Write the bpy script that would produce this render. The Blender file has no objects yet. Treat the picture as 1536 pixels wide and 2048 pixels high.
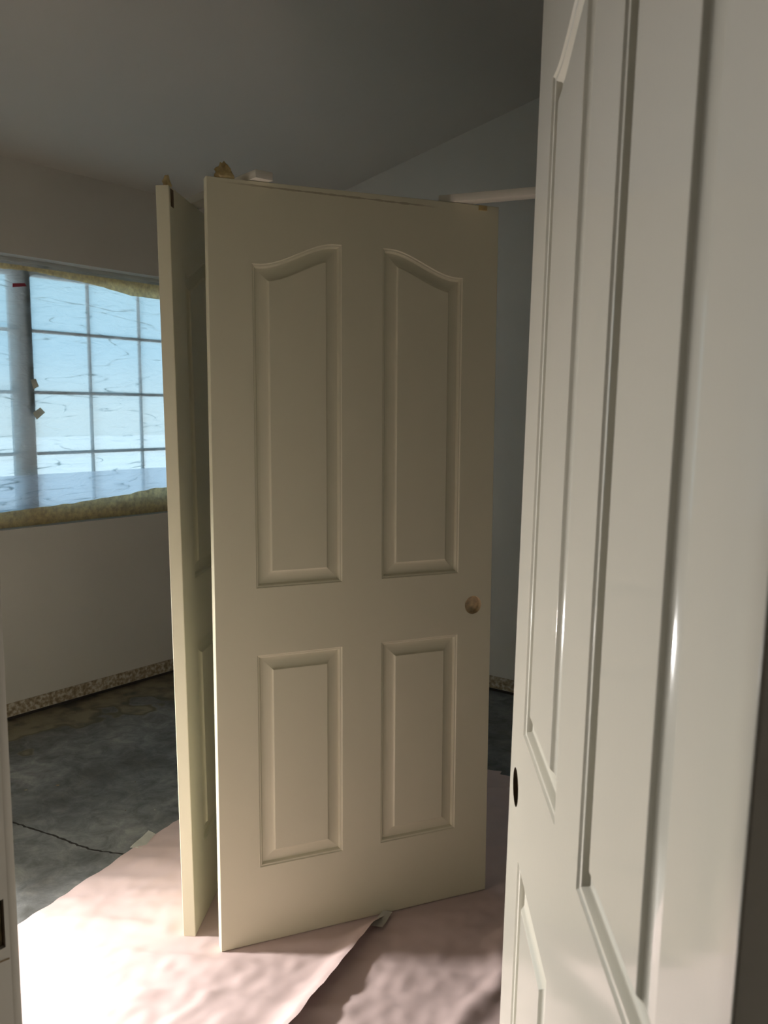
import bpy, bmesh, math, random
from mathutils import Vector, Matrix, noise
from mathutils.geometry import tessellate_polygon

random.seed(7)
SC = bpy.context.scene
COL = SC.collection

# ------------------------------------------------------------------ camera
TH = 0.6674                      # angle between the viewing direction and the long axis of the room
F_PX, PITCH, ROLL, CAM_H = 1697.7, 0.1144, 0.0020, 1.4575
RZ = Matrix.Rotation(TH, 3, 'Z')
fw = RZ @ Vector((0, math.cos(PITCH), -math.sin(PITCH)))
up = RZ @ Vector((0, math.sin(PITCH), math.cos(PITCH)))
rt = RZ @ Vector((1, 0, 0))
cx = rt * math.cos(ROLL) + up * math.sin(ROLL)
cy = up * math.cos(ROLL) - rt * math.sin(ROLL)
cam = bpy.data.cameras.new('camera')
cam.sensor_fit = 'VERTICAL'
cam.sensor_height = 36.0
cam.sensor_width = 27.0
cam.lens = F_PX / 2048 * 36.0
cam.clip_start = 0.02
cam.dof.use_dof = True
cam.dof.focus_distance = 2.2
cam.dof.aperture_fstop = 11.0
cam_o = bpy.data.objects.new('camera', cam)
COL.objects.link(cam_o)
M = Matrix((cx, cy, -fw)).transposed().to_4x4()
M.translation = Vector((0, 0, CAM_H))
cam_o.matrix_world = M
SC.camera = cam_o

# ------------------------------------------------------------------ view, sky, sun
SC.view_settings.view_transform = 'Standard'
SC.view_settings.look = 'None'
SC.view_settings.gamma = 1.0
SC.view_settings.use_curve_mapping = False
SC.view_settings.exposure = 0.30
world = bpy.data.worlds.new('sky')
SC.world = world
world.use_nodes = True
bg = world.node_tree.nodes['Background']
wt = world.node_tree
w_tc = wt.nodes.new('ShaderNodeTexCoord'); w_sx = wt.nodes.new('ShaderNodeSeparateXYZ'); w_rp = wt.nodes.new('ShaderNodeValToRGB')
wt.links.new(w_tc.outputs['Generated'], w_sx.inputs[0]); wt.links.new(w_sx.outputs['Z'], w_rp.inputs['Fac']); wt.links.new(w_rp.outputs['Color'], bg.inputs['Color'])
w_el = w_rp.color_ramp.elements
w_el[0].position = 0.0; w_el[0].color = (0.80, 0.93, 1.0, 1)
w_el[1].position = 1.0; w_el[1].color = (0.25, 0.50, 0.80, 1)
w_e = w_el.new(0.07); w_e.color = (0.44, 0.71, 0.93, 1)
w_e = w_el.new(0.17); w_e.color = (0.36, 0.64, 0.82, 1)
bg.inputs['Strength'].default_value = 1.08
sun_d = bpy.data.lights.new('sun', 'SUN')
sun_d.energy = 4.8
sun_d.angle = 0.02
sun_o = bpy.data.objects.new('sun', sun_d)
COL.objects.link(sun_o)
sun_o.rotation_euler = (math.radians(12), math.radians(34), 0)
sun_o.location = (4, 0, 9)

LAMP = Vector((-2.85, 0.605, 0.62))
LAMP_POWER = 48.0
LAMP_COLOR = (1.0, 0.97, 0.945)

# ------------------------------------------------------------------ materials
def new_mat(name):
    m = bpy.data.materials.new(name)
    m.use_nodes = True
    nt = m.node_tree
    b = nt.nodes['Principled BSDF']
    return m, nt, b

def N(nt, t, **kw):
    n = nt.nodes.new(t)
    for k, v in kw.items():
        if k in n.inputs.keys():
            n.inputs[k].default_value = v
        else:
            setattr(n, k, v)
    return n

def ramp(nt, src, stops):
    r = nt.nodes.new('ShaderNodeValToRGB')
    els = r.color_ramp.elements
    while len(els) < len(stops):
        els.new(0.5)
    for e, (p, c) in zip(els, stops):
        e.position = p
        e.color = (*c, 1) if len(c) == 3 else c
    nt.links.new(src, r.inputs['Fac'])
    return r

def objcoord(nt):
    return nt.nodes.new('ShaderNodeTexCoord').outputs['Object']

def simple(name, col, rough=0.5, var=0.06, scale=8.0, bump=0.0, bscale=120.0, bdist=0.001, spec=0.5, metal=0.0, stretch=(1, 1, 1)):
    m, nt, b = new_mat(name)
    co = objcoord(nt)
    mp = N(nt, 'ShaderNodeMapping')
    mp.inputs['Scale'].default_value = stretch
    nt.links.new(co, mp.inputs['Vector'])
    n1 = N(nt, 'ShaderNodeTexNoise', Scale=scale, Detail=4.0)
    nt.links.new(mp.outputs[0], n1.inputs['Vector'])
    lo = tuple(c * (1 - var) for c in col)
    hi = tuple(min(1, c * (1 + var)) for c in col)
    r = ramp(nt, n1.outputs['Fac'], [(0.3, lo), (0.7, hi)])
    nt.links.new(r.outputs['Color'], b.inputs['Base Color'])
    b.inputs['Roughness'].default_value = rough
    b.inputs['Specular IOR Level'].default_value = spec
    b.inputs['Metallic'].default_value = metal
    if bump > 0:
        n2 = N(nt, 'ShaderNodeTexNoise', Scale=bscale, Detail=3.0)
        nt.links.new(mp.outputs[0], n2.inputs['Vector'])
        bp = N(nt, 'ShaderNodeBump', Strength=bump, Distance=bdist)
        nt.links.new(n2.outputs['Fac'], bp.inputs['Height'])
        nt.links.new(bp.outputs[0], b.inputs['Normal'])
    return m

CREAM = (0.82, 0.78, 0.58)
M_DOOR = simple('door_paint_satin', CREAM, rough=0.42, var=0.015, scale=3, bump=0.10, bscale=260, bdist=0.0006, stretch=(1, 1, 0.5))
M_WET = simple('door_paint_wet', (0.82, 0.79, 0.68), rough=0.09, var=0.01, scale=3, bump=0.10, bscale=240, bdist=0.0004, stretch=(1, 1, 0.35))
M_RAW = simple('raw_wood', (0.78, 0.64, 0.42), rough=0.8, var=0.25, scale=60)
M_RAWD = simple('dark_core', (0.16, 0.11, 0.06), rough=0.9, var=0.3, scale=60)
M_WALL = simple('wall_paint', (0.56, 0.535, 0.475), rough=0.85, var=0.03, scale=2, bump=0.25, bscale=60, bdist=0.002)
M_CEIL = simple('ceiling_paint', (0.52, 0.49, 0.43), rough=0.9, var=0.02, scale=2, bump=0.3, bscale=45, bdist=0.002)
M_HALL = simple('hall_paint_dark', (0.33, 0.30, 0.26), rough=0.85, var=0.03, scale=2)  # unseen hall walls, kept dark to cut bounce light
M_TRIMP = simple('trim_paint', (0.36, 0.33, 0.29), rough=0.5, var=0.04, scale=6, bump=0.2, bscale=80)
M_DARK = simple('dark_recess', (0.03, 0.025, 0.02), rough=0.9, var=0.3)  # near-black, for the crack and the shade in the gap under the walls
M_STICK = simple('stick_wood', (0.80, 0.77, 0.67), rough=0.6, var=0.06, scale=20, bump=0.3, bscale=90, stretch=(0.15, 1, 1))
M_TAPE = simple('tape_tan', (0.88, 0.72, 0.44), rough=0.7, var=0.22, scale=50, bump=0.3, bscale=200)
M_TAPEF = simple('tape_floor', (0.93, 0.91, 0.83), rough=0.6, var=0.05, scale=40)
M_TAPEW = simple('tape_cream', (0.74, 0.70, 0.60), rough=0.6, var=0.05, scale=40)
def translucent(m, f):
    nt = m.node_tree; b = nt.nodes['Principled BSDF']; out = nt.nodes['Material Output']
    tr = nt.nodes.new('ShaderNodeBsdfTranslucent'); mx = nt.nodes.new('ShaderNodeMixShader'); mx.inputs[0].default_value = f
    nt.links.new(b.inputs['Base Color'].links[0].from_socket, tr.inputs['Color'])
    nt.links.new(b.outputs[0], mx.inputs[1]); nt.links.new(tr.outputs[0], mx.inputs[2]); nt.links.new(mx.outputs[0], out.inputs['Surface'])
translucent(M_TAPE, 0.62); translucent(M_TAPEW, 0.5)
M_FRAME = simple('window_frame', (0.78, 0.80, 0.82), rough=0.5, var=0.05)
M_STILE_DARK = simple('dark_stile', (0.10, 0.11, 0.10), rough=0.7, var=0.1)  # dark line of the meeting stile as it shows through the film
M_BLACK = simple('black_plastic', (0.02, 0.02, 0.022), rough=0.45, var=0.1)
M_EXTG = simple('exterior_ground', (0.72, 0.71, 0.69), rough=0.9, var=0.08, scale=0.6)
M_EXTW = simple('exterior_stucco', (0.55, 0.53, 0.5), rough=0.9, var=0.05)

def main_door_mat():
    m, nt, b = new_mat('door_paint_scuffed')
    src = M_DOOR.node_tree
    co = objcoord(nt)
    n1 = N(nt, 'ShaderNodeTexNoise', Scale=260.0, Detail=3.0)
    nt.links.new(co, n1.inputs['Vector'])
    bp = N(nt, 'ShaderNodeBump', Strength=0.10, Distance=0.0006)
    nt.links.new(n1.outputs['Fac'], bp.inputs['Height'])
    nt.links.new(bp.outputs[0], b.inputs['Normal'])
    b.inputs['Roughness'].default_value = 0.42
    sx = N(nt, 'ShaderNodeSeparateXYZ'); nt.links.new(co, sx.inputs[0])
    # scuffed line just under the top edge where an old strip was pulled off
    ln = N(nt, 'ShaderNodeMath', operation='MULTIPLY_ADD'); ln.inputs[1].default_value = -0.012; ln.inputs[2].default_value = 2.022
    nt.links.new(sx.outputs['X'], ln.inputs[0])
    d = N(nt, 'ShaderNodeMath', operation='SUBTRACT'); nt.links.new(sx.outputs['Z'], d.inputs[0]); nt.links.new(ln.outputs[0], d.inputs[1])
    ab = N(nt, 'ShaderNodeMath', operation='ABSOLUTE'); nt.links.new(d.outputs[0], ab.inputs[0])
    n2 = N(nt, 'ShaderNodeTexNoise', Scale=38.0, Detail=5.0); nt.links.new(co, n2.inputs['Vector'])
    w = N(nt, 'ShaderNodeMath', operation='MULTIPLY_ADD'); w.inputs[1].default_value = 0.008; w.inputs[2].default_value = -0.0018
    nt.links.new(n2.outputs['Fac'], w.inputs[0])
    lt = N(nt, 'ShaderNodeMath', operation='LESS_THAN'); nt.links.new(ab.outputs[0], lt.inputs[0]); nt.links.new(w.outputs[0], lt.inputs[1])
    xr = ramp(nt, sx.outputs['X'], [(0.03, (0, 0, 0)), (0.15, (1, 1, 1)), (0.55, (1, 1, 1)), (0.63, (0, 0, 0))])
    mu = N(nt, 'ShaderNodeMath', operation='MULTIPLY'); nt.links.new(lt.outputs[0], mu.inputs[0]); nt.links.new(xr.outputs['Color'], mu.inputs[1])
    mu2 = N(nt, 'ShaderNodeMath', operation='MULTIPLY'); nt.links.new(mu.outputs[0], mu2.inputs[0]); mu2.inputs[1].default_value = 0.6
    mx = N(nt, 'ShaderNodeMix', data_type='RGBA')
    mx.inputs[6].default_value = (*CREAM, 1); mx.inputs[7].default_value = (0.35, 0.28, 0.15, 1)
    nt.links.new(mu2.outputs[0], mx.inputs[0])
    nt.links.new(mx.outputs[2], b.inputs['Base Color'])
    return m
M_MAIN = main_door_mat()

def floor_mat():
    m, nt, b = new_mat('bare_concrete')
    co = objcoord(nt)
    n1 = N(nt, 'ShaderNodeTexNoise', Scale=2.6, Detail=8.0, Roughness=0.65); nt.links.new(co, n1.inputs['Vector'])
    r1 = ramp(nt, n1.outputs['Fac'], [(0.30, (0.085, 0.08, 0.065)), (0.45, (0.16, 0.162, 0.155)), (0.55, (0.21, 0.215, 0.21)), (0.70, (0.31, 0.31, 0.30))])
    n3 = N(nt, 'ShaderNodeTexNoise', Scale=34.0, Detail=4.0); nt.links.new(co, n3.inputs['Vector'])
    r3 = ramp(nt, n3.outputs['Fac'], [(0.70, (0, 0, 0)), (0.76, (1, 1, 1))])
    n5 = N(nt, 'ShaderNodeTexNoise', Scale=11.0, Detail=9.0, Roughness=0.72, Distortion=0.6); nt.links.new(co, n5.inputs['Vector'])
    r5 = ramp(nt, n5.outputs['Fac'], [(0.32, (0.45, 0.43, 0.38)), (0.5, (1.0, 1.0, 1.0)), (0.68, (1.7, 1.66, 1.55))])
    m5 = N(nt, 'ShaderNodeMix', data_type='RGBA', blend_type='MULTIPLY'); m5.inputs[0].default_value = 0.8
    nt.links.new(r1.outputs['Color'], m5.inputs[6]); nt.links.new(r5.outputs['Color'], m5.inputs[7])
    mxs = N(nt, 'ShaderNodeMix', data_type='RGBA'); mxs.inputs[7].default_value = (0.36, 0.35, 0.32, 1)
    nt.links.new(m5.outputs[2], mxs.inputs[6])
    f3 = N(nt, 'ShaderNodeMath', operation='MULTIPLY'); f3.inputs[1].default_value = 0.5
    nt.links.new(r3.outputs['Color'], f3.inputs[0]); nt.links.new(f3.outputs[0], mxs.inputs[0])
    # yellowed glue residue left along the window wall
    sx = N(nt, 'ShaderNodeSeparateXYZ'); nt.links.new(co, sx.inputs[0])
    n2 = N(nt, 'ShaderNodeTexNoise', Scale=2.1, Detail=3.0); nt.links.new(co, n2.inputs['Vector'])
    k = N(nt, 'ShaderNodeMath', operation='MULTIPLY_ADD'); k.inputs[1].default_value = 1.3; k.inputs[2].default_value = -0.27
    nt.links.new(n2.outputs['Fac'], k.inputs[0])
    dx = N(nt, 'ShaderNodeMath', operation='ADD'); dx.inputs[1].default_value = 3.806
    nt.links.new(sx.outputs['X'], dx.inputs[0])
    q = N(nt, 'ShaderNodeMath', operation='SUBTRACT'); nt.links.new(dx.outputs[0], q.inputs[0]); nt.links.new(k.outputs[0], q.inputs[1])
    rg = ramp(nt, q.outputs[0], [(0.0, (1, 1, 1)), (0.02, (0, 0, 0))])
    q2 = N(nt, 'ShaderNodeMath', operation='ADD'); q2.inputs[1].default_value = 0.5; nt.links.new(q.outputs[0], q2.inputs[0])
    rim = ramp(nt, q2.outputs[0], [(0.470, (0, 0, 0)), (0.492, (1, 1, 1)), (0.505, (1, 1, 1)), (0.515, (0, 0, 0))])
    n4 = N(nt, 'ShaderNodeTexNoise', Scale=9.0, Detail=5.0); nt.links.new(co, n4.inputs['Vector'])
    r4 = ramp(nt, n4.outputs['Fac'], [(0.35, (0.10, 0.09, 0.065)), (0.55, (0.33, 0.28, 0.17))])
    mg = N(nt, 'ShaderNodeMix', data_type='RGBA')
    fg = N(nt, 'ShaderNodeMath', operation='MULTIPLY'); fg.inputs[1].default_value = 0.8
    nt.links.new(rg.outputs['Color'], fg.inputs[0]); nt.links.new(fg.outputs[0], mg.inputs[0])
    nt.links.new(mxs.outputs[2], mg.inputs[6]); nt.links.new(r4.outputs['Color'], mg.inputs[7])
    mr = N(nt, 'ShaderNodeMix', data_type='RGBA'); mr.inputs[7].default_value = (0.10, 0.085, 0.055, 1)
    fr = N(nt, 'ShaderNodeMath', operation='MULTIPLY'); fr.inputs[1].default_value = 0.7
    nt.links.new(rim.outputs['Color'], fr.inputs[0]); nt.links.new(fr.outputs[0], mr.inputs[0])
    nt.links.new(mg.outputs[2], mr.inputs[6])
    nt.links.new(mr.outputs[2], b.inputs['Base Color'])
    rr = ramp(nt, n1.outputs['Fac'], [(0.3, (0.45,) * 3), (0.7, (0.7,) * 3)])
    nt.links.new(rr.outputs['Color'], b.inputs['Roughness'])
    bp = N(nt, 'ShaderNodeBump', Strength=0.3, Distance=0.002)
    nt.links.new(n3.outputs['Fac'], bp.inputs['Height']); nt.links.new(bp.outputs[0], b.inputs['Normal'])
    return m
M_FLOOR = floor_mat()

def strip_mat():
    m, nt, b = new_mat('bare_wall_strip')
    co = objcoord(nt)
    n = N(nt, 'ShaderNodeTexNoise', Scale=55.0, Detail=6.0); nt.links.new(co, n.inputs['Vector'])
    r = ramp(nt, n.outputs['Fac'], [(0.36, (0.20, 0.15, 0.09)), (0.50, (0.33, 0.27, 0.18)), (0.62, (0.50, 0.45, 0.36))])
    nt.links.new(r.outputs['Color'], b.inputs['Base Color'])
    b.inputs['Roughness'].default_value = 0.9
    bp = N(nt, 'ShaderNodeBump', Strength=0.6, Distance=0.004)
    nt.links.new(n.outputs['Fac'], bp.inputs['Height']); nt.links.new(bp.outputs[0], b.inputs['Normal'])
    return m
M_STRIP = strip_mat()

M_PAPER = simple('rosin_paper', (0.75, 0.585, 0.56), rough=0.75, var=0.05, scale=5, bump=0.15, bscale=400, bdist=0.0004)

def film_mat(name, trans, tint, diff):
    m, nt, b = new_mat(name)
    nt.nodes.remove(b)
    out = nt.nodes['Material Output']
    co = objcoord(nt)
    mp = N(nt, 'ShaderNodeMapping'); mp.inputs['Scale'].default_value = (1, 3.0, 9.0); mp.inputs['Rotation'].default_value = (0.35, 0, 0)
    nt.links.new(co, mp.inputs['Vector'])
    n = N(nt, 'ShaderNodeTexNoise', Scale=3.0, Detail=5.0, Distortion=1.2); nt.links.new(mp.outputs[0], n.inputs['Vector'])
    bp = N(nt, 'ShaderNodeBump', Strength=0.8, Distance=0.02); nt.links.new(n.outputs['Fac'], bp.inputs['Height'])
    t = N(nt, 'ShaderNodeBsdfTransparent'); t.inputs['Color'].default_value = (*tint, 1)
    d = N(nt, 'ShaderNodeBsdfTranslucent'); d.inputs['Color'].default_value = (*diff, 1)
    g = N(nt, 'ShaderNodeBsdfGlossy', Roughness=0.25); g.inputs['Color'].default_value = (0.8, 0.8, 0.8, 1)
    nt.links.new(bp.outputs[0], d.inputs['Normal']); nt.links.new(bp.outputs[0], g.inputs['Normal'])
    m1 = N(nt, 'ShaderNodeMixShader')
    # wrinkle shading painted in as darker, more opaque streaks along creases
    mc = N(nt, 'ShaderNodeMapping'); mc.inputs['Scale'].default_value = (1, 0.9, 7.0); mc.inputs['Rotation'].default_value = (-0.22, 0, 0)
    nt.links.new(co, mc.inputs['Vector'])
    nc = N(nt, 'ShaderNodeTexNoise', Scale=2.4, Detail=1.0, Distortion=0.25); nt.links.new(mc.outputs[0], nc.inputs['Vector'])
    rc = ramp(nt, nc.outputs['Fac'], [(0.485, (0, 0, 0)), (0.497, (1, 1, 1)), (0.503, (1, 1, 1)), (0.515, (0, 0, 0))])
    rk = ramp(nt, n.outputs['Fac'], [(0.40, (0, 0, 0)), (0.62, (1, 1, 1))])
    cm = N(nt, 'ShaderNodeMath', operation='MULTIPLY'); nt.links.new(rc.outputs['Color'], cm.inputs[0]); nt.links.new(rk.outputs['Color'], cm.inputs[1])
    cf = N(nt, 'ShaderNodeMath', operation='MULTIPLY_ADD'); cf.inputs[1].default_value = trans * 0.9; cf.inputs[2].default_value = 1 - trans
    nt.links.new(cm.outputs[0], cf.inputs[0]); nt.links.new(cf.outputs[0], m1.inputs[0])
    cd = N(nt, 'ShaderNodeMix', data_type='RGBA'); cd.inputs[6].default_value = (*diff, 1); cd.inputs[7].default_value = (diff[0] * 0.50, diff[1] * 0.53, diff[2] * 0.52, 1)
    nt.links.new(cm.outputs[0], cd.inputs[0]); nt.links.new(cd.outputs[2], d.inputs['Color'])
    nt.links.new(t.outputs[0], m1.inputs[1]); nt.links.new(d.outputs[0], m1.inputs[2])
    m2 = N(nt, 'ShaderNodeMixShader'); m2.inputs[0].default_value = 0.05
    nt.links.new(m1.outputs[0], m2.inputs[1]); nt.links.new(g.outputs[0], m2.inputs[2])
    nt.links.new(m2.outputs[0], out.inputs['Surface'])
    return m
M_FILM = film_mat('masking_film', 0.46, (0.95, 0.98, 1.0), (0.92, 0.95, 0.96))
M_FLAP = film_mat('masking_film_doubled', 0.30, (0.9, 0.92, 1.0), (0.86, 0.86, 0.92))

def glass_mat():
    m, nt, b = new_mat('window_glass')
    nt.nodes.remove(b)
    out = nt.nodes['Material Output']
    t = N(nt, 'ShaderNodeBsdfTransparent'); t.inputs['Color'].default_value = (0.92, 0.96, 0.95, 1)
    g = N(nt, 'ShaderNodeBsdfGlossy', Roughness=0.02)
    mx = N(nt, 'ShaderNodeMixShader'); mx.inputs[0].default_value = 0.06
    nt.links.new(t.outputs[0], mx.inputs[1]); nt.links.new(g.outputs[0], mx.inputs[2])
    nt.links.new(mx.outputs[0], out.inputs['Surface'])
    return m
M_GLASS = glass_mat()

# ------------------------------------------------------------------ helpers
def link(name, me, mat, parent=None):
    if mat is not None and not me.materials:
        me.materials.append(mat)
    o = bpy.data.objects.new(name, me)
    COL.objects.link(o)
    if parent is not None:
        o.parent = parent
    return o

def from_bm(name, bm, mat, parent=None, smooth=None):
    me = bpy.data.meshes.new(name)
    bm.to_mesh(me); bm.free()
    if smooth is not None:
        me.shade_smooth()
        me.set_sharp_from_angle(angle=math.radians(smooth))
    return link(name, me, mat, parent)

def bm_box(bm, x0, x1, y0, y1, z0, z1):
    vs = [bm.verts.new((x, y, z)) for x in (x0, x1) for y in (y0, y1) for z in (z0, z1)]
    for f in ((0, 1, 3, 2), (4, 6, 7, 5), (0, 4, 5, 1), (2, 3, 7, 6), (0, 2, 6, 4), (1, 5, 7, 3)):
        bm.faces.new([vs[i] for i in f])

def box(name, x0, x1, y0, y1, z0, z1, mat, parent=None, bevel=0.0):
    bm = bmesh.new()
    bm_box(bm, x0, x1, y0, y1, z0, z1)
    bmesh.ops.recalc_face_normals(bm, faces=bm.faces)
    if bevel > 0:
        bmesh.ops.bevel(bm, geom=bm.edges[:], offset=bevel, segments=2, affect='EDGES', profile=0.5)
    return from_bm(name, bm, mat, parent, 40 if bevel > 0 else None)

def boxes(name, lst, mat, parent=None):
    bm = bmesh.new()
    for b in lst:
        bm_box(bm, *b)
    bmesh.ops.recalc_face_normals(bm, faces=bm.faces)
    return from_bm(name, bm, mat, parent)

def prism(name, pts_bottom, pts_top, mat, parent=None):
    bm = bmesh.new()
    a = [bm.verts.new(p) for p in pts_bottom]; b = [bm.verts.new(p) for p in pts_top]
    n = len(a)
    bm.faces.new(a); bm.faces.new(b[::-1])
    for i in range(n):
        bm.faces.new((a[i], a[(i + 1) % n], b[(i + 1) % n], b[i]))
    bmesh.ops.recalc_face_normals(bm, faces=bm.faces)
    return from_bm(name, bm, mat, parent)

def empty(name, loc=(0, 0, 0), rot=(0, 0, 0), mode='XYZ'):
    o = bpy.data.objects.new(name, None)
    o.empty_display_size = 0.1
    COL.objects.link(o)
    o.location = loc
    o.rotation_mode = mode
    o.rotation_euler = rot
    return o

def tag(o, label, cat=None, group=None, kind=None):
    if label: o['label'] = label
    if cat: o['category'] = cat
    if group: o['group'] = group
    if kind: o['kind'] = kind
    return o

# ------------------------------------------------------------------ room shell
XW, YF, YN = -3.806, 3.766, 0.445          # window wall, far wall, room side of the doorway wall
XR = 1.05                                  # wall to the right, out of sight
EAVE, SLOPE = 2.608, 0.1938
def zc(x): return EAVE + SLOPE * (x - XW)
WT0 = 0.15
YH, YB = YN - 0.11, -2.60                  # hall side of the doorway wall, back of the hall
XHL, XHR = -2.4, 1.05

tag(box('floor', XW - WT0, XR + 0.15, YB - 0.1, YF + 0.15, -0.12, 0.0, M_FLOOR), 'bare stained concrete floor', kind='structure')
floor_o = bpy.data.objects['floor']

# ceiling follows the roof pitch
t = 0.14
c_o = prism('ceiling', [(XW - 0.15, YB - 0.1, zc(XW - 0.15)), (XR + 0.15, YB - 0.1, zc(XR + 0.15)), (XR + 0.15, YF + 0.15, zc(XR + 0.15)), (XW - 0.15, YF + 0.15, zc(XW - 0.15))],
            [(XW - 0.15, YB - 0.1, zc(XW - 0.15) + t), (XR + 0.15, YB - 0.1, zc(XR + 0.15) + t), (XR + 0.15, YF + 0.15, zc(XR + 0.15) + t), (XW - 0.15, YF + 0.15, zc(XW - 0.15) + t)], M_CEIL)
tag(c_o, 'white vaulted ceiling sloping up from the window wall', kind='structure')

# window wall with an opening
WY0, WY1, WZ0, WZ1 = 1.24, 3.18, 0.918, 2.183
WT = 0.15
GAP = 0.026
wl = boxes('wall_left', [
    (XW - WT, XW, YB, WY0, GAP, EAVE + 0.02), (XW - WT, XW, WY1, YF + 0.15, GAP, EAVE + 0.02),
    (XW - WT, XW, WY0, WY1, GAP, WZ0), (XW - WT, XW, WY0, WY1, WZ1, EAVE + 0.02)], M_WALL)
tag(wl, 'painted window wall with its skirting board removed', kind='structure')
box('gap_shade_plate', XW - WT, XW - 0.03, YB, YF + 0.15, 0.0, GAP, M_DARK, wl)  # near-black colour paints in the shadow gap under the wall
# far wall (gable shaped) and the other walls
def gable(name, y0, y1, xs0, xs1, mat, z0=GAP):
    return prism(name, [(xs0, y0, z0), (xs1, y0, z0), (xs1, y0, zc(xs1)), (xs0, y0, zc(xs0))],
                 [(xs0, y1, z0), (xs1, y1, z0), (xs1, y1, zc(xs1)), (xs0, y1, zc(xs0))], mat)
wf = tag(gable('wall_far', YF, YF + 0.15, XW, XR + 0.15, M_WALL), 'painted gable wall under the sloping ceiling', kind='structure')
box('gap_shade_plate', XW, XR + 0.15, YF + 0.03, YF + 0.15, 0.0, GAP, M_DARK, wf)  # shadow gap again put into the colour
tag(prism('wall_right', [(XR, YB, 0), (XR + 0.15, YB, 0), (XR + 0.15, YF, 0), (XR, YF, 0)],
          [(XR, YB, zc(XR)), (XR + 0.15, YB, zc(XR)), (XR + 0.15, YF, zc(XR)), (XR, YF, zc(XR))], M_WALL), 'painted wall opposite the window', kind='structure')
# doorway wall
JX0, JX1, HEAD = -0.876, -0.050, 2.07
wn = bmesh.new()
def gable_bm(bm, y0, y1, xs0, xs1, z0):
    a = [bm.verts.new(p) for p in [(xs0, y0, z0), (xs1, y0, z0), (xs1, y0, zc(xs1)), (xs0, y0, zc(xs0))]]
    b = [bm.verts.new(p) for p in [(xs0, y1, z0), (xs1, y1, z0), (xs1, y1, zc(xs1)), (xs0, y1, zc(xs0))]]
    bm.faces.new(a); bm.faces.new(b[::-1])
    for i in range(4):
        bm.faces.new((a[i], a[(i + 1) % 4], b[(i + 1) % 4], b[i]))
gable_bm(wn, YH, YN, XW, JX0 - 0.02, 0.0)
gable_bm(wn, YH, YN, JX1 + 0.02, XR, 0.0)
gable_bm(wn, YH, YN, JX0 - 0.02, JX1 + 0.02, HEAD + 0.02)
bmesh.ops.recalc_face_normals(wn, faces=wn.faces)
tag(from_bm('wall_near', wn, M_WALL), 'painted wall around the doorway', kind='structure')
# unseen hall behind the doorway, made deep and dark to cut bounce light
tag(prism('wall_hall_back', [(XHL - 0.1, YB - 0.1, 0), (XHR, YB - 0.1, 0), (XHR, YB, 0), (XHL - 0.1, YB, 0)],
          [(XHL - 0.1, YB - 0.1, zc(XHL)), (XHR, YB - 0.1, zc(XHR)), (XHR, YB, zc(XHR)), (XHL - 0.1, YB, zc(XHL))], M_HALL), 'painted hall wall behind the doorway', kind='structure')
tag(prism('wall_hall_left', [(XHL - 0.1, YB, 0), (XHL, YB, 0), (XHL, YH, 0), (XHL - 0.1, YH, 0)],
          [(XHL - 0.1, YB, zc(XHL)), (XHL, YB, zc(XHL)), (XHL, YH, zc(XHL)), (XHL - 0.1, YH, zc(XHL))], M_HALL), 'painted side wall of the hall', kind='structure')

# bare strips where the skirting boards were
s1 = box('trim_1', XW, XW + 0.003, YN + 0.004, YF - 0.004, GAP + 0.002, 0.092, M_STRIP)
tag(s1, 'rough unpainted strip along the foot of the window wall', kind='structure')
s2 = box('trim_2', XW + 0.005, XR, YF - 0.003, YF, GAP + 0.002, 0.092, M_STRIP)
tag(s2, 'rough unpainted strip along the foot of the far wall', kind='structure')

# door jambs and casing
MZ0, MZ1, MY0, MY1 = 0.868, 0.925, 0.398, 0.4335
JY1 = 0.4385
jl = boxes('trim_3', [
    (JX0 - 0.02, JX0, YH - 0.002, JY1, 0, MZ0), (JX0 - 0.02, JX0, YH - 0.002, JY1, MZ1, HEAD),
    (JX0 - 0.02, JX0, YH - 0.002, MY0, MZ0, MZ1), (JX0 - 0.02, JX0, MY1, JY1, MZ0, MZ1)], M_TRIMP)
tag(jl, 'worn painted strike side door jamb', kind='structure')
tag(box('strike_mortise', JX0 - 0.0195, JX0 - 0.006, MY0 - 0.001, MY1 + 0.001, MZ0 - 0.001, MZ1 + 0.001, M_RAWD, jl), 'bare latch mortise cut into the jamb')
bm = bmesh.new()
pl = []
for i in range(9):
    f = i / 8
    pl.append((JX0 + 0.0004, 0.385 + 0.052 * f, 0.846 + 0.006 * math.sin(f * 2.6) + 0.004 * f))
for i in range(8):
    a, b = pl[i], pl[i + 1]
    w = 0.0011
    vs = [bm.verts.new((a[0], a[1], a[2] - w)), bm.verts.new((b[0], b[1], b[2] - w)), bm.verts.new((b[0], b[1], b[2] + w)), bm.verts.new((a[0], a[1], a[2] + w))]
    bm.faces.new(vs)
from_bm('scratch', bm, M_RAWD, jl)
tag(box('casing', JX0 - 0.062, JX0 - 0.004, JY1 + 0.001, JY1 + 0.013, 0.0, HEAD + 0.06, M_TRIMP, jl, bevel=0.003), 'flat painted casing')
jr = box('trim_4', JX1, JX1 + 0.02, YH - 0.002, JY1, 0, HEAD, M_TRIMP)
tag(jr, 'painted hinge side door jamb', kind='structure')
jh = box('trim_5', JX0, JX1, YH - 0.002, JY1, HEAD, HEAD + 0.02, M_TRIMP)
tag(jh, 'painted head of the doorway', kind='structure')

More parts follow.
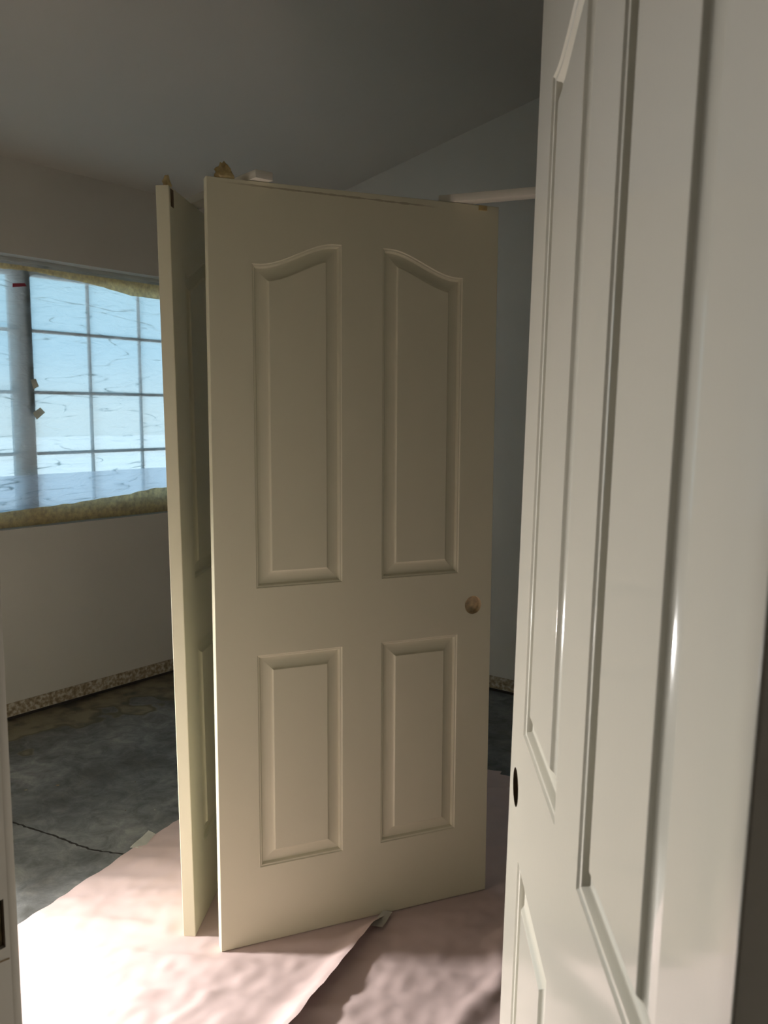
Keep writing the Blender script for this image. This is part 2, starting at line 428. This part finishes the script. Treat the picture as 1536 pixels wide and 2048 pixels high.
# ------------------------------------------------------------------ window
win = tag(empty('window_1', (XW, (WY0 + WY1) / 2, WZ0)), 'grey sliding window with a grid of muntins', kind='structure')
def wpart(name, x0, x1, y0, y1, z0, z1, mat, parent=win):
    ox, oy, oz = win.location
    return box(name, x0 - ox, x1 - ox, y0 - oy, y1 - oy, z0 - oz, z1 - oz, mat, parent)
FX0, FX1 = XW - 0.135, XW - 0.085
for (y0, y1, z0, z1) in [(WY0, WY0 + 0.045, WZ0, WZ1), (WY1 - 0.045, WY1, WZ0, WZ1), (WY0 + 0.045, WY1 - 0.045, WZ0, WZ0 + 0.05), (WY0 + 0.045, WY1 - 0.045, WZ1 - 0.045, WZ1)]:
    wpart('frame_rail', FX0, FX1, y0, y1, z0, z1, M_FRAME)
YM = 2.19
for side, (ya, yb, xa, xb, cols) in enumerate([(WY0 + 0.045, YM + 0.005, XW - 0.132, XW - 0.112, 3), (YM - 0.02, WY1 - 0.045, XW - 0.108, XW - 0.088, 3)]):
    za, zb = WZ0 + 0.05, WZ1 - 0.045
    sash = empty('sash', (0, 0, 0)); sash.parent = win
    ox, oy, oz = win.location
    def sp(name, x0, x1, y0, y1, z0, z1, mat):
        return box(name, x0 - ox, x1 - ox, y0 - oy, y1 - oy, z0 - oz, z1 - oz, mat, sash)
    st = 0.038
    wide = 0.085 if side == 0 else 0.036
    sp('stile', xa, xb, ya, ya + (st if side == 0 else wide), za, zb, M_FRAME)
    sp('stile', xa, xb, yb - (wide if side == 0 else st), yb, za, zb, M_FRAME)
    y2, y3 = ya + (st if side == 0 else wide), yb - (wide if side == 0 else st)
    sp('rail', xa, xb, y2, y3, za, za + 0.03, M_FRAME)
    sp('rail', xa, xb, y2, y3, zb - 0.03, zb, M_FRAME)
    xm = (xa + xb) / 2
    if side == 1:
        sp('dark_stile_bar', xb + 0.0005, xb + 0.012, ya + 0.008, ya + 0.032, 1.45, zb, M_STILE_DARK)  # added bar for the dark meeting stile, cut short where film haze hides it
    sp('pane', xm - 0.002, xm + 0.002, y2, y3, za + 0.03, zb - 0.03, M_GLASS)
    vy = [2.515, 2.818] if side == 1 else [1.585, 1.888]
    for y in vy:
        sp('muntin', xm + 0.003, xm + 0.012, y - 0.008, y + 0.008, za + 0.03, zb - 0.03, M_FRAME)
    for z in (1.265, 1.56, 1.852):
        sp('muntin', xm + 0.0125, xm + 0.0175, y2, y3, z - 0.008, z + 0.008, M_FRAME)

# plastic masking film taped over the window
FXP = XW - 0.070
def film_mesh(name, y0, y1, z0, z1, ny, nz, amp, xoff, mat, parent=None, topf=None):
    bm = bmesh.new()
    g = []
    for i in range(ny + 1):
        row = []
        for j in range(nz + 1):
            y = y0 + (y1 - y0) * i / ny
            zt = z1 if topf is None else topf(y)
            z = z0 + (zt - z0) * j / nz
            e = min(1.0, 6 * min(i / ny, 1 - i / ny, j / nz, 1 - j / nz))
            h = noise.noise((y * 2.2 + z * 2.0, z * 6 - y * 1.5, 1.7)) + 0.5 * noise.noise((y * 5 + z * 3, z * 15 - y * 6, 4.1)) + 0.3 * noise.noise((y * 14, z * 38 - y * 22, 9.1))
            row.append(bm.verts.new((xoff + amp * h * e, y, z)))
        g.append(row)
    for i in range(ny):
        for j in range(nz):
            bm.faces.new((g[i][j], g[i + 1][j], g[i + 1][j + 1], g[i][j + 1]))
    return from_bm(name, bm, mat, parent, 180)
film = tag(film_mesh('masking_film', WY0 + 0.004, WY1 - 0.004, WZ0 + 0.012, WZ1 - 0.02, 150, 110, 0.010, FXP, M_FILM), 'clear wrinkled plastic masking film taped over the window', 'plastic film')
tag(film_mesh('doubled_hem', WY0 + 0.006, WY1 - 0.006, WZ0 + 0.014, 1.165, 90, 16, 0.003, FXP + 0.014, M_FLAP, film), 'milky folded hem along the bottom')
def tape_band(name, edge_a, edge_b, label, x, amp=0.004):
    bm = bmesh.new()
    ny, nz = 130, 5
    g = []
    for i in range(ny + 1):
        y = WY0 + 0.006 + (WY1 - WY0 - 0.012) * i / ny
        a, b = edge_a(y), edge_b(y)
        row = []
        for j in range(nz + 1):
            z = a + (b - a) * j / nz
            h = noise.noise((y * 30, z * 60, 3.0)) * amp
            row.append(bm.verts.new((x + h, y, z)))
        g.append(row)
    for i in range(ny):
        for j in range(nz):
            bm.faces.new((g[i][j], g[i + 1][j], g[i + 1][j + 1], g[i][j + 1]))
    bmesh.ops.solidify(bm, geom=bm.faces[:], thickness=0.001)
    o = from_bm(name, bm, M_TAPE, None, 60)
    return tag(o, label, 'masking tape')
def interp(tab, y):
    if y <= tab[0][0]: return tab[0][1]
    for (a, b), (c, d) in zip(tab, tab[1:]):
        if y <= c: return b + (d - b) * (y - a) / (c - a)
    return tab[-1][1]
XT = FXP + 0.026
tape_band('masking_tape', lambda y: interp([(1.2, 2.06), (1.9, 2.115), (2.2, 2.125), (2.5, 2.105), (2.75, 2.072), (3.2, 2.07)], y) + 0.004 * noise.noise((y * 25, 0, 0)),
          lambda y: 2.145, 'tan masking tape sagging along the top of the window', XT)
tape_band('masking_tape', lambda y: WZ0 + 0.004,
          lambda y: interp([(1.2, 0.99), (2.0, 0.998), (2.35, 1.012), (2.7, 1.035), (2.85, 1.055), (3.2, 1.05)], y) + 0.004 * noise.noise((y * 18, 7, 0)), 'crinkled tan masking tape along the bottom of the window', XT)
def small_tape(cy_, cz_, w, h, ang, label, mat, name='tape_scrap'):
    ca, sa = math.cos(ang), math.sin(ang)
    q = [(cy_ + a * ca - b * sa, cz_ + a * sa + b * ca) for (a, b) in ((-w, -h), (w, -h * 0.8), (w * 0.8, h), (-w * 0.9, h * 1.1))]
    x0 = FXP + 0.020
    return tag(prism(name, [(x0, y, z) for y, z in q], [(x0 + 0.0008, y, z) for y, z in q], mat), label, 'tape')
small_tape(2.205, 1.46, 0.028, 0.018, 0.6, 'small cream tape scrap low on the window film', M_TAPEW)
small_tape(2.19, 1.60, 0.016, 0.022, 0.3, 'small cream tape scrap on the film above another scrap', M_TAPEW)
M_RED = simple('red_paint', (0.55, 0.12, 0.16), rough=0.6, var=0.1)
translucent(M_RED, 0.5)
small_tape(2.135, 2.055, 0.035, 0.008, 0.15, 'dark red smear on the window film beneath the top tape', M_RED, 'paint_smear')['category'] = 'paint'

# outside
tag(box('ground_outside', -60, XW - WT - 0.02, -40, 45, -0.5, -0.3, M_EXTG), 'pale sunlit ground outside the window', kind='structure')
eo = prism('added_eave', [(XW - 0.75, YB, EAVE - 0.16), (XW - 0.16, YB, EAVE - 0.04), (XW - 0.16, YF + 0.5, EAVE - 0.04), (XW - 0.75, YF + 0.5, EAVE - 0.16)],
      [(XW - 0.75, YB, EAVE - 0.04), (XW - 0.16, YB, EAVE + 0.12), (XW - 0.16, YF + 0.5, EAVE + 0.12), (XW - 0.75, YF + 0.5, EAVE - 0.04)], M_EXTW)  # eave added out of view to darken the upper part of the window
tag(eo, 'added unseen eave that darkens the upper window', kind='structure')

# ------------------------------------------------------------------ panelled doors
W, T, HD = 0.8161, 0.035, 2.032
A0, A1, Z0, Z1, Z2, ZS, ZP = 0.1104, 0.3498, 0.2207, 0.8175, 0.9994, 1.8317, 1.8948
PROF = [(0.0, 0.0), (0.0012, 0.0014), (0.0024, 0.0026), (0.0058, 0.0032), (0.0072, 0.0048), (0.0088, 0.0086), (0.0105, 0.0104), (0.0130, 0.0108), (0.020, 0.0102), (0.028, 0.0089), (0.035, 0.0072), (0.0392, 0.0057), (0.0413, 0.0033), (0.0432, 0.0007), (0.0443, 0.0002)]
NT = 22
def top_curve(x, kind):
    """height and slope of the outer top edge of a panel; kind 0 flat, 1 rises to the right, -1 rises to the left"""
    if kind == 0:
        return Z1, 0.0
    f = (x - A0) / (A1 - A0) if kind == 1 else (W - A0 - x) / (A1 - A0)
    lo, hi = 0.06, 0.93
    g = min(1, max(0, (f - lo) / (hi - lo)))
    s = g * g * (3 - 2 * g)
    ds = 6 * g * (1 - g) / (hi - lo) / (A1 - A0) * (1 if kind == 1 else -1)
    return ZS + (ZP - ZS) * s, (ZP - ZS) * ds
PANELS = [(A0, A1, Z0, 0), (W - A1, W - A0, Z0, 0), (A0, A1, Z2, 1), (W - A1, W - A0, Z2, -1)]
def ring(pn, t):
    xa, xb, zb, k = pn
    pts = [(xa + t, zb + t), (xb - t, zb + t)]
    n = NT if k else 1
    for i in range(n + 1):
        x = xb - t - (xb - xa - 2 * t) * i / n
        z, s = top_curve(x, k)
        pts.append((x, z - t * math.sqrt(1 + s * s)))
    return pts
HOLE_X, HOLE_Z, HOLE_R = W - 0.06, 0.901, 0.027
MESHCACHE = {}
def leaf_mesh():
    bm = bmesh.new()
    hole = [(HOLE_X + HOLE_R * math.cos(a * math.tau / 32), HOLE_Z + HOLE_R * math.sin(a * math.tau / 32)) for a in range(32)]
    c = 0.0022
    outer = [(c, c), (W - c, c), (W - c, HD - c), (c, HD - c)]
    loops = [outer] + [ring(p, 0) for p in PANELS] + [hole]
    flat = [q for l in loops for q in l]
    tris = tessellate_polygon([[Vector((x, z, 0)) for x, z in l] for l in loops])
    rows = {}
    for y in (0.0, T):
        vs = [bm.verts.new((x, y, z)) for x, z in flat]
        rows[y] = vs
        for tr in tris:
            f = [vs[i] for i in tr]
            try: bm.faces.new(f)
            except ValueError: pass
    # rounded arris and edges
    prev = rows[0.0][:4]
    arc = [(c * (1 - math.sin(q_)), c * (1 - math.cos(q_))) for q_ in (0.35, 0.7, 1.05, 1.35, math.pi / 2)]
    for (ins, y) in arc + [(i_, T - y_) for i_, y_ in arc[::-1]]:
        cur = [bm.verts.new((x, y, z)) for x, z in ((ins, ins), (W - ins, ins), (W - ins, HD - ins), (ins, HD - ins))]
        for i in range(4):
            bm.faces.new((prev[i], prev[(i + 1) % 4], cur[(i + 1) % 4], cur[i]))
        prev = cur
    cur = rows[T][:4]
    for i in range(4):
        bm.faces.new((prev[i], prev[(i + 1) % 4], cur[(i + 1) % 4], cur[i]))
    bmesh.ops.recalc_face_normals(bm, faces=bm.faces)
    return bm
def panel_bm(pn):
    bm = bmesh.new()
    for sgn in (0, 1):
        prev = None
        for (t, d) in PROF:
            y = d if sgn == 0 else T - d
            cur = [bm.verts.new((x, y, z)) for x, z in ring(pn, t)]
            if prev:
                n = len(cur)
                for i in range(n):
                    q = (prev[i], prev[(i + 1) % n], cur[(i + 1) % n], cur[i])
                    bm.faces.new(q if sgn == 0 else q[::-1])
            prev = cur
    return bm
def field_bm(pn):
    bm = bmesh.new()
    t, d = PROF[-1]
    pts = ring(pn, t)
    a = [bm.verts.new((x, d, z)) for x, z in pts]
    b = [bm.verts.new((x, T - d, z)) for x, z in pts]
    bm.faces.new(a); bm.faces.new(b[::-1])
    n = len(a)
    for i in range(n):
        bm.faces.new((a[i], b[i], b[(i + 1) % n], a[(i + 1) % n]))
    bmesh.ops.recalc_face_normals(bm, faces=bm.faces)
    return bm
def bore_bm(through):
    bm = bmesh.new()
    n = 32
    r = HOLE_R
    ys = [0.0, 0.001, T - 0.001, T] if through else [0.0, 0.001, 0.017]
    prev = None
    for k, y in enumerate(ys):
        rr = r + (0.0008 if k in (0, len(ys) - 1 if through else -1) else 0)
        cur = [bm.verts.new((HOLE_X + r * math.cos(a * math.tau / n), y, HOLE_Z + r * math.sin(a * math.tau / n))) for a in range(n)]
        if prev:
            for i in range(n):
                bm.faces.new((prev[i], cur[i], cur[(i + 1) % n], prev[(i + 1) % n]))
        prev = cur
    if not through:
        cv = bm.verts.new((HOLE_X - 0.004, ys[-1] + 0.0005, HOLE_Z))
        for i in range(n):
            bm.faces.new((prev[i], cv, prev[(i + 1) % n]))
    return bm
def panel_door(name, loc, yaw, lean, tilt, mat, flip=False, through=False, bore_mat=None, wear=None):
    root = empty(name, loc, (lean, tilt, yaw + TH), 'YXZ')
    off = -T if flip else 0.0
    lf = from_bm('leaf', leaf_mesh(), wear or mat, root)
    lf.location.y = off
    for pn in PANELS:
        p = from_bm('panel', panel_bm(pn), mat, root, 30)
        nr = len(ring(pn, 0)); cor = {0, 1, 2, nr - 1}
        sh = p.data.attributes.get('sharp_edge') or p.data.attributes.new('sharp_edge', 'BOOLEAN', 'EDGE')
        for e in p.data.edges:                       # crisp mitres at the panel corners
            v0, v1 = e.vertices
            if v0 % nr == v1 % nr and v0 % nr in cor:
                sh.data[e.index].value = True
        p.location.y = off
        from_bm('raised_field', field_bm(pn), mat, p, 30)
    bo = from_bm('knob_bore', bore_bm(through), bore_mat or M_RAW, root, 60)
    if flip:
        bo.location.y = 0.0
        bo.scale.y = -1.0
    else:
        bo.location.y = 0.0
    return root
def W3(x, y, z=0.0):
    v = RZ @ Vector((x, y, z)); return (v.x, v.y, v.z)

PZ = 0.0025     # doors stand on the floor paper
d_main = panel_door('panel_door', W3(-0.4399, 2.159, PZ), 0.3898, 0.0064, 0.0, M_DOOR, wear=M_MAIN)
tag(d_main, 'cream panelled door standing upright with its knob bore and arched panels facing the doorway', 'door', 'panelled doors stood on the floor paper', kind='thing')
d_left = panel_door('panel_door', W3(-0.526, 2.229, PZ), 1.4963, -0.0103, 0.0, M_DOOR)
tag(d_left, 'cream panelled door stood edge-on close to the window with its face in shade', 'door', 'panelled doors stood on the floor paper', kind='thing')
d_room = panel_door('door_1', W3(0.1522, 0.4207, 0.012), 1.546, 0.0185, -0.027, M_WET, flip=True, through=True, bore_mat=M_RAWD)
tag(d_room, 'glossy freshly painted cream panelled door hinged in the doorway', kind='structure')

# ------------------------------------------------------------------ floor paper
AX = Vector((-0.222, 0.975)); BX = Vector((0.975, 0.222))
O1 = Vector((-2.205, 1.03))
FOOT = [(Vector((-1.682, 1.423)), Vector((-1.281, 2.134)), T), (Vector((-1.793, 1.425)), Vector((-2.249, 2.102)), -T)]
def seg_dist(p, a, b):
    d = b - a; t_ = max(0, min(1, (p - a).dot(d) / d.dot(d)))
    return (p - a - d * t_).length
def foot_dist(p):
    r = 9
    for a, b, th in FOOT:
        n = Vector((-(b - a).y, (b - a).x)).normalized() * T
        m = n * 0.5
        r = min(r, seg_dist(p, a + m, b + m) - T * 0.5)
    return max(0, r)
def smooth(a, b, x):
    f = max(0, min(1, (x - a) / (b - a))); return f * f * (3 - 2 * f)
def wrinkle(p):
    q1 = Vector((p.x * 0.80 + p.y * 0.60, -p.x * 0.60 + p.y * 0.80))     # folds that fan out from the door feet
    fan = smooth(0.75, 0.10, (p - Vector((-1.72, 1.40))).length)
    h = (0.0040 + 0.0090 * fan) * max(0, noise.noise((q1.x * 3.5, q1.y * 21.0, 0.3)) + 0.12)
    h += 0.0055 * max(0, noise.noise((p.x * 15, p.y * 11.0, 2.2)) + 0.05)
    h += 0.0034 * noise.noise((p.x * 30, p.y * 24.0, 5.2))
    h += 0.0040 * smooth(0.2, 0.6, noise.noise((q1.x * 2.1, q1.y * 9.0, 8.3)) + 0.2)
    return h
def sheet(name, w0, w1, s0, s1, base, label, extra):
    nw, ns = int((w1 - w0) / 0.0105), int((s1 - s0) / 0.0125)
    bm = bmesh.new(); g = []
    for i in range(nw + 1):
        row = []
        for j in range(ns + 1):
            w = w0 + (w1 - w0) * i / nw; s = s0 + (s1 - s0) * j / ns
            wob = 0.004 * noise.noise((s * 3, i / nw * 2, 1.0))
            p = O1 + AX * s + BX * (w + wob)
            fd = foot_dist(p)
            k = smooth(0.0, 0.07, fd)
            z = base + k * (max(0, wrinkle(p)) + extra(w, s, p))
            row.append(bm.verts.new((p.x, p.y, z)))
        g.append(row)
    for i in range(nw):
        for j in range(ns):
            bm.faces.new((g[i][j], g[i + 1][j], g[i + 1][j + 1], g[i][j + 1]))
    o = from_bm(name, bm, M_PAPER, None, 180)
    return tag(o, label, 'floor paper', 'pink paper sheets covering the floor')
def lift(w, s, p):
    e = smooth(0.84, 0.93, w)
    along = smooth(0.80, 0.62, s) * smooth(-0.50, -0.2, s)
    return 0.028 * e * e * along
def hump(w, s, p):
    return 0.013 * math.exp(-((w - 1.30 - 0.02 * math.sin(s * 17)) / 0.035) ** 2) * smooth(-0.3, 0.1, s)
sheet('floor_paper', 0.0, 0.93, -0.56, 1.72, 0.0016, 'wrinkled pink paper sheet beneath both standing doors beside the bare concrete', lift)
sheet('floor_paper', 0.885, 1.80, -0.70, 1.70, 0.0004, 'pink paper sheet running under the lifted edge of another towards the doorway', hump)

def floor_tape(pts, z, label, name='tape_strip'):
    bm = bmesh.new()
    n = 6
    a, b, c, d = [Vector((*p, 0)) for p in pts]
    g = []
    for i in range(n + 1):
        f = i / n
        l, r = a.lerp(d, f), b.lerp(c, f)
        g.append([bm.verts.new((q.x, q.y, z + 0.0012 * math.sin(f * 7 + k) + 0.0012)) for k, q in enumerate((l, l.lerp(r, 0.5), r))])
    for i in range(n):
        for j in range(2):
            bm.faces.new((g[i][j], g[i][j + 1], g[i + 1][j + 1], g[i + 1][j]))
    bmesh.ops.solidify(bm, geom=bm.faces[:], thickness=0.0006)
    return tag(from_bm(name, bm, M_TAPEF, None, 60), label, 'tape')
floor_tape([(-2.348, 1.600), (-2.309, 1.622), (-2.357, 1.712), (-2.397, 1.712)], 0.006, 'cream tape strip holding the paper edge to the concrete')
floor_tape([(-1.433, 1.757), (-1.400, 1.772), (-1.424, 1.852), (-1.450, 1.838)], 0.010, 'short cream tape strip on the paper seam under the standing door')

# crack in the slab
bm = bmesh.new()
cr = [(-2.95, 1.432), (-2.86, 1.451), (-2.752, 1.470), (-2.63, 1.494), (-2.526, 1.506), (-2.442, 1.521), (-2.333, 1.571), (-2.28, 1.60)]
fine = []
for (a, b) in zip(cr, cr[1:]):
    for i in range(10):
        f = i / 10
        x, y = a[0] + (b[0] - a[0]) * f, a[1] + (b[1] - a[1]) * f
        fine.append((x, y + 0.006 * noise.noise((x * 60, 0, 0)), 0.0042 + 0.0022 * noise.noise((x * 45, 3, 0))))
pr = None
for x, y, w in fine:
    cur = (bm.verts.new((x, y - w, 0.0005)), bm.verts.new((x, y + w, 0.0005)))
    if pr: bm.faces.new((pr[0], cur[0], cur[1], pr[1]))
    pr = cur
tag(from_bm('crack', bm, M_DARK, floor_o), 'dark jagged crack')

# flecks of debris on the concrete
CHIP = ['pale chip on the concrete between the crack and the doorway', 'tan chip on the concrete on the window side of the crack', 'dark chip on the concrete next to the paper edge',
        'largest tan chip on the concrete, towards the window wall', 'dark chip on the concrete midway between crack and glue stain', 'tiny pale chip on the concrete beside the tape strip']
for i, (x, y, s_, mt) in enumerate([(-2.61, 1.30, 0.006, M_TAPEW), (-3.05, 1.62, 0.008, M_STRIP), (-2.60, 1.76, 0.005, M_RAWD), (-2.99, 1.72, 0.010, M_STRIP), (-2.78, 1.93, 0.005, M_RAWD), (-2.52, 1.83, 0.004, M_TAPEW)]):
    bm = bmesh.new()
    bmesh.ops.create_icosphere(bm, subdivisions=1, radius=s_)
    for v in bm.verts:
        v.co *= 0.8 + 0.5 * noise.noise(v.co * 300 + Vector((i, 0, 0)))
        v.co.z *= 0.3; v.co.y *= 0.6
    o = from_bm('debris_chip', bm, mt); o.location = (x, y, s_ * 0.3); o.rotation_euler.z = i * 1.3
    tag(o, CHIP[i], 'debris', 'chips on the concrete')

# ------------------------------------------------------------------ sticks and tape across the door tops
def stick(name, a, b, w, th, z, label):
    a = Vector((*a, 0)); b = Vector((*b, 0))
    L = (b - a).length
    root = box(name, 0, L, -w / 2, w / 2, 0, th, M_STICK, None, bevel=0.0015)
    root.location = (a.x, a.y, z)
    root.rotation_euler.z = math.atan2(b.y - a.y, b.x - a.x)
    return tag(root, label, 'wood stick', 'sticks bracing the door tops')
ZT = PZ + HD
stick('bracing_stick', (-1.584, 1.529), (-2.03, 1.624), 0.050, 0.020, ZT + 0.001, 'white painted stick laid across the tops of both standing doors')
stick('bracing_stick', (-1.386, 2.011), (-0.63, 2.253), 0.048, 0.020, ZT + 0.001, 'pale stick reaching from the top of a standing door past the doorway door')

def wad(loc, size, seed, label, rot=0.0, mat=M_TAPE):
    bm = bmesh.new()
    bmesh.ops.create_icosphere(bm, subdivisions=3, radius=1.0)
    for v in bm.verts:
        n = noise.noise(v.co * 1.6 + Vector((seed, 0, 0))) * 0.5 + noise.noise(v.co * 4 + Vector((0, seed, 0))) * 0.28
        tp = 1.0 - 0.42 * v.co.z
        v.co = v.co * (1 + n)
        v.co.x *= tp; v.co.y *= tp
        v.co.x *= size[0]; v.co.y *= size[1]; v.co.z *= size[2]
    zm = min(v.co.z for v in bm.verts)
    for v in bm.verts: v.co.z = max(0.0, v.co.z - zm - 0.35 * size[2])
    o = from_bm('tape_wad', bm, mat, None, 25)
    o.location = loc; o.rotation_euler.z = rot
    return tag(o, label, 'tape')
md = Vector((math.cos(0.3898 + TH), math.sin(0.3898 + TH))); mn = Vector((-md.y, md.x))
m0 = Vector(W3(-0.4399, 2.159)).xy - mn * 0.013
p = m0 + md * 0.045 + mn * 0.012
wad((p.x, p.y, ZT), (0.022, 0.013, 0.021), 3.1, 'crumpled tan tape wad on the corner of the standing door with the knob bore', 0.9)
p = m0 + md * 0.757 + mn * 0.012
wad((p.x, p.y, ZT + 0.021), (0.010, 0.009, 0.007), 6.1, 'small tan tape wad on top of the pale bracing stick', 0.3)
ld = Vector((math.cos(1.4963 + TH), math.sin(1.4963 + TH))); ln_ = Vector((-ld.y, ld.x))
l0 = Vector(W3(-0.526, 2.229)).xy + ln_ * 0.020
p = l0 + ld * 0.02 + ln_ * 0.012
wad((p.x, p.y, ZT), (0.013, 0.009, 0.020), 9.4, 'crumpled tan tape tab on the near corner of the edge-on door', 2.0)
p = m0 + md * 0.765 - mn * 0.0015
tb = box('tape_tab', -0.013, 0.013, -0.0006, 0.0006, -0.014, 0.0, M_TAPE)
tb.location = (p.x, p.y, ZT - 0.0005); tb.rotation_euler = (0.0064, 0, 0.3898 + TH)
tag(tb, 'short tan tape tab folded over the door edge below the pale bracing stick', 'tape')
# hinge mortise notched into the edge-on door
tag(box('mortise_notch', 0.010, 0.034, -0.0006, 0.004, HD - 0.050, HD - 0.006, M_RAWD, d_left), 'dark notch near the top corner')

# ------------------------------------------------------------------ work light on the floor (just out of sight beside the doorway wall)
wl_root = tag(empty('work_light', (LAMP.x, LAMP.y, 0.001)), 'black work light on a low stand facing across the room', 'work light')
hz = LAMP.z
box('housing', -0.075, -0.012, -0.115, 0.115, hz - 0.09, hz + 0.09, M_BLACK, wl_root, bevel=0.006)
for sy in (-1, 1):
    box('stand_arm', -0.05, -0.035, sy * 0.122 - 0.006, sy * 0.122 + 0.006, 0.018, hz, M_BLACK, wl_root, bevel=0.002)
    box('stand_foot', -0.13, 0.04, sy * 0.122 - 0.008, sy * 0.122 + 0.008, 0.0, 0.018, M_BLACK, wl_root, bevel=0.002)
ad = bpy.data.lights.new('led_panel', 'AREA')
ad.shape = 'RECTANGLE'; ad.size = 0.20; ad.size_y = 0.15
ad.energy = LAMP_POWER; ad.color = LAMP_COLOR
ao = bpy.data.objects.new('led_panel', ad)
COL.objects.link(ao)
ao.parent = wl_root
nrm = Vector((1.0, 0.0, -0.36)).normalized()
ad.spread = math.radians(110)
ao.location = (-0.008, 0, LAMP.z)
ao.rotation_euler = (-nrm).to_track_quat('Z', 'Y').to_euler()
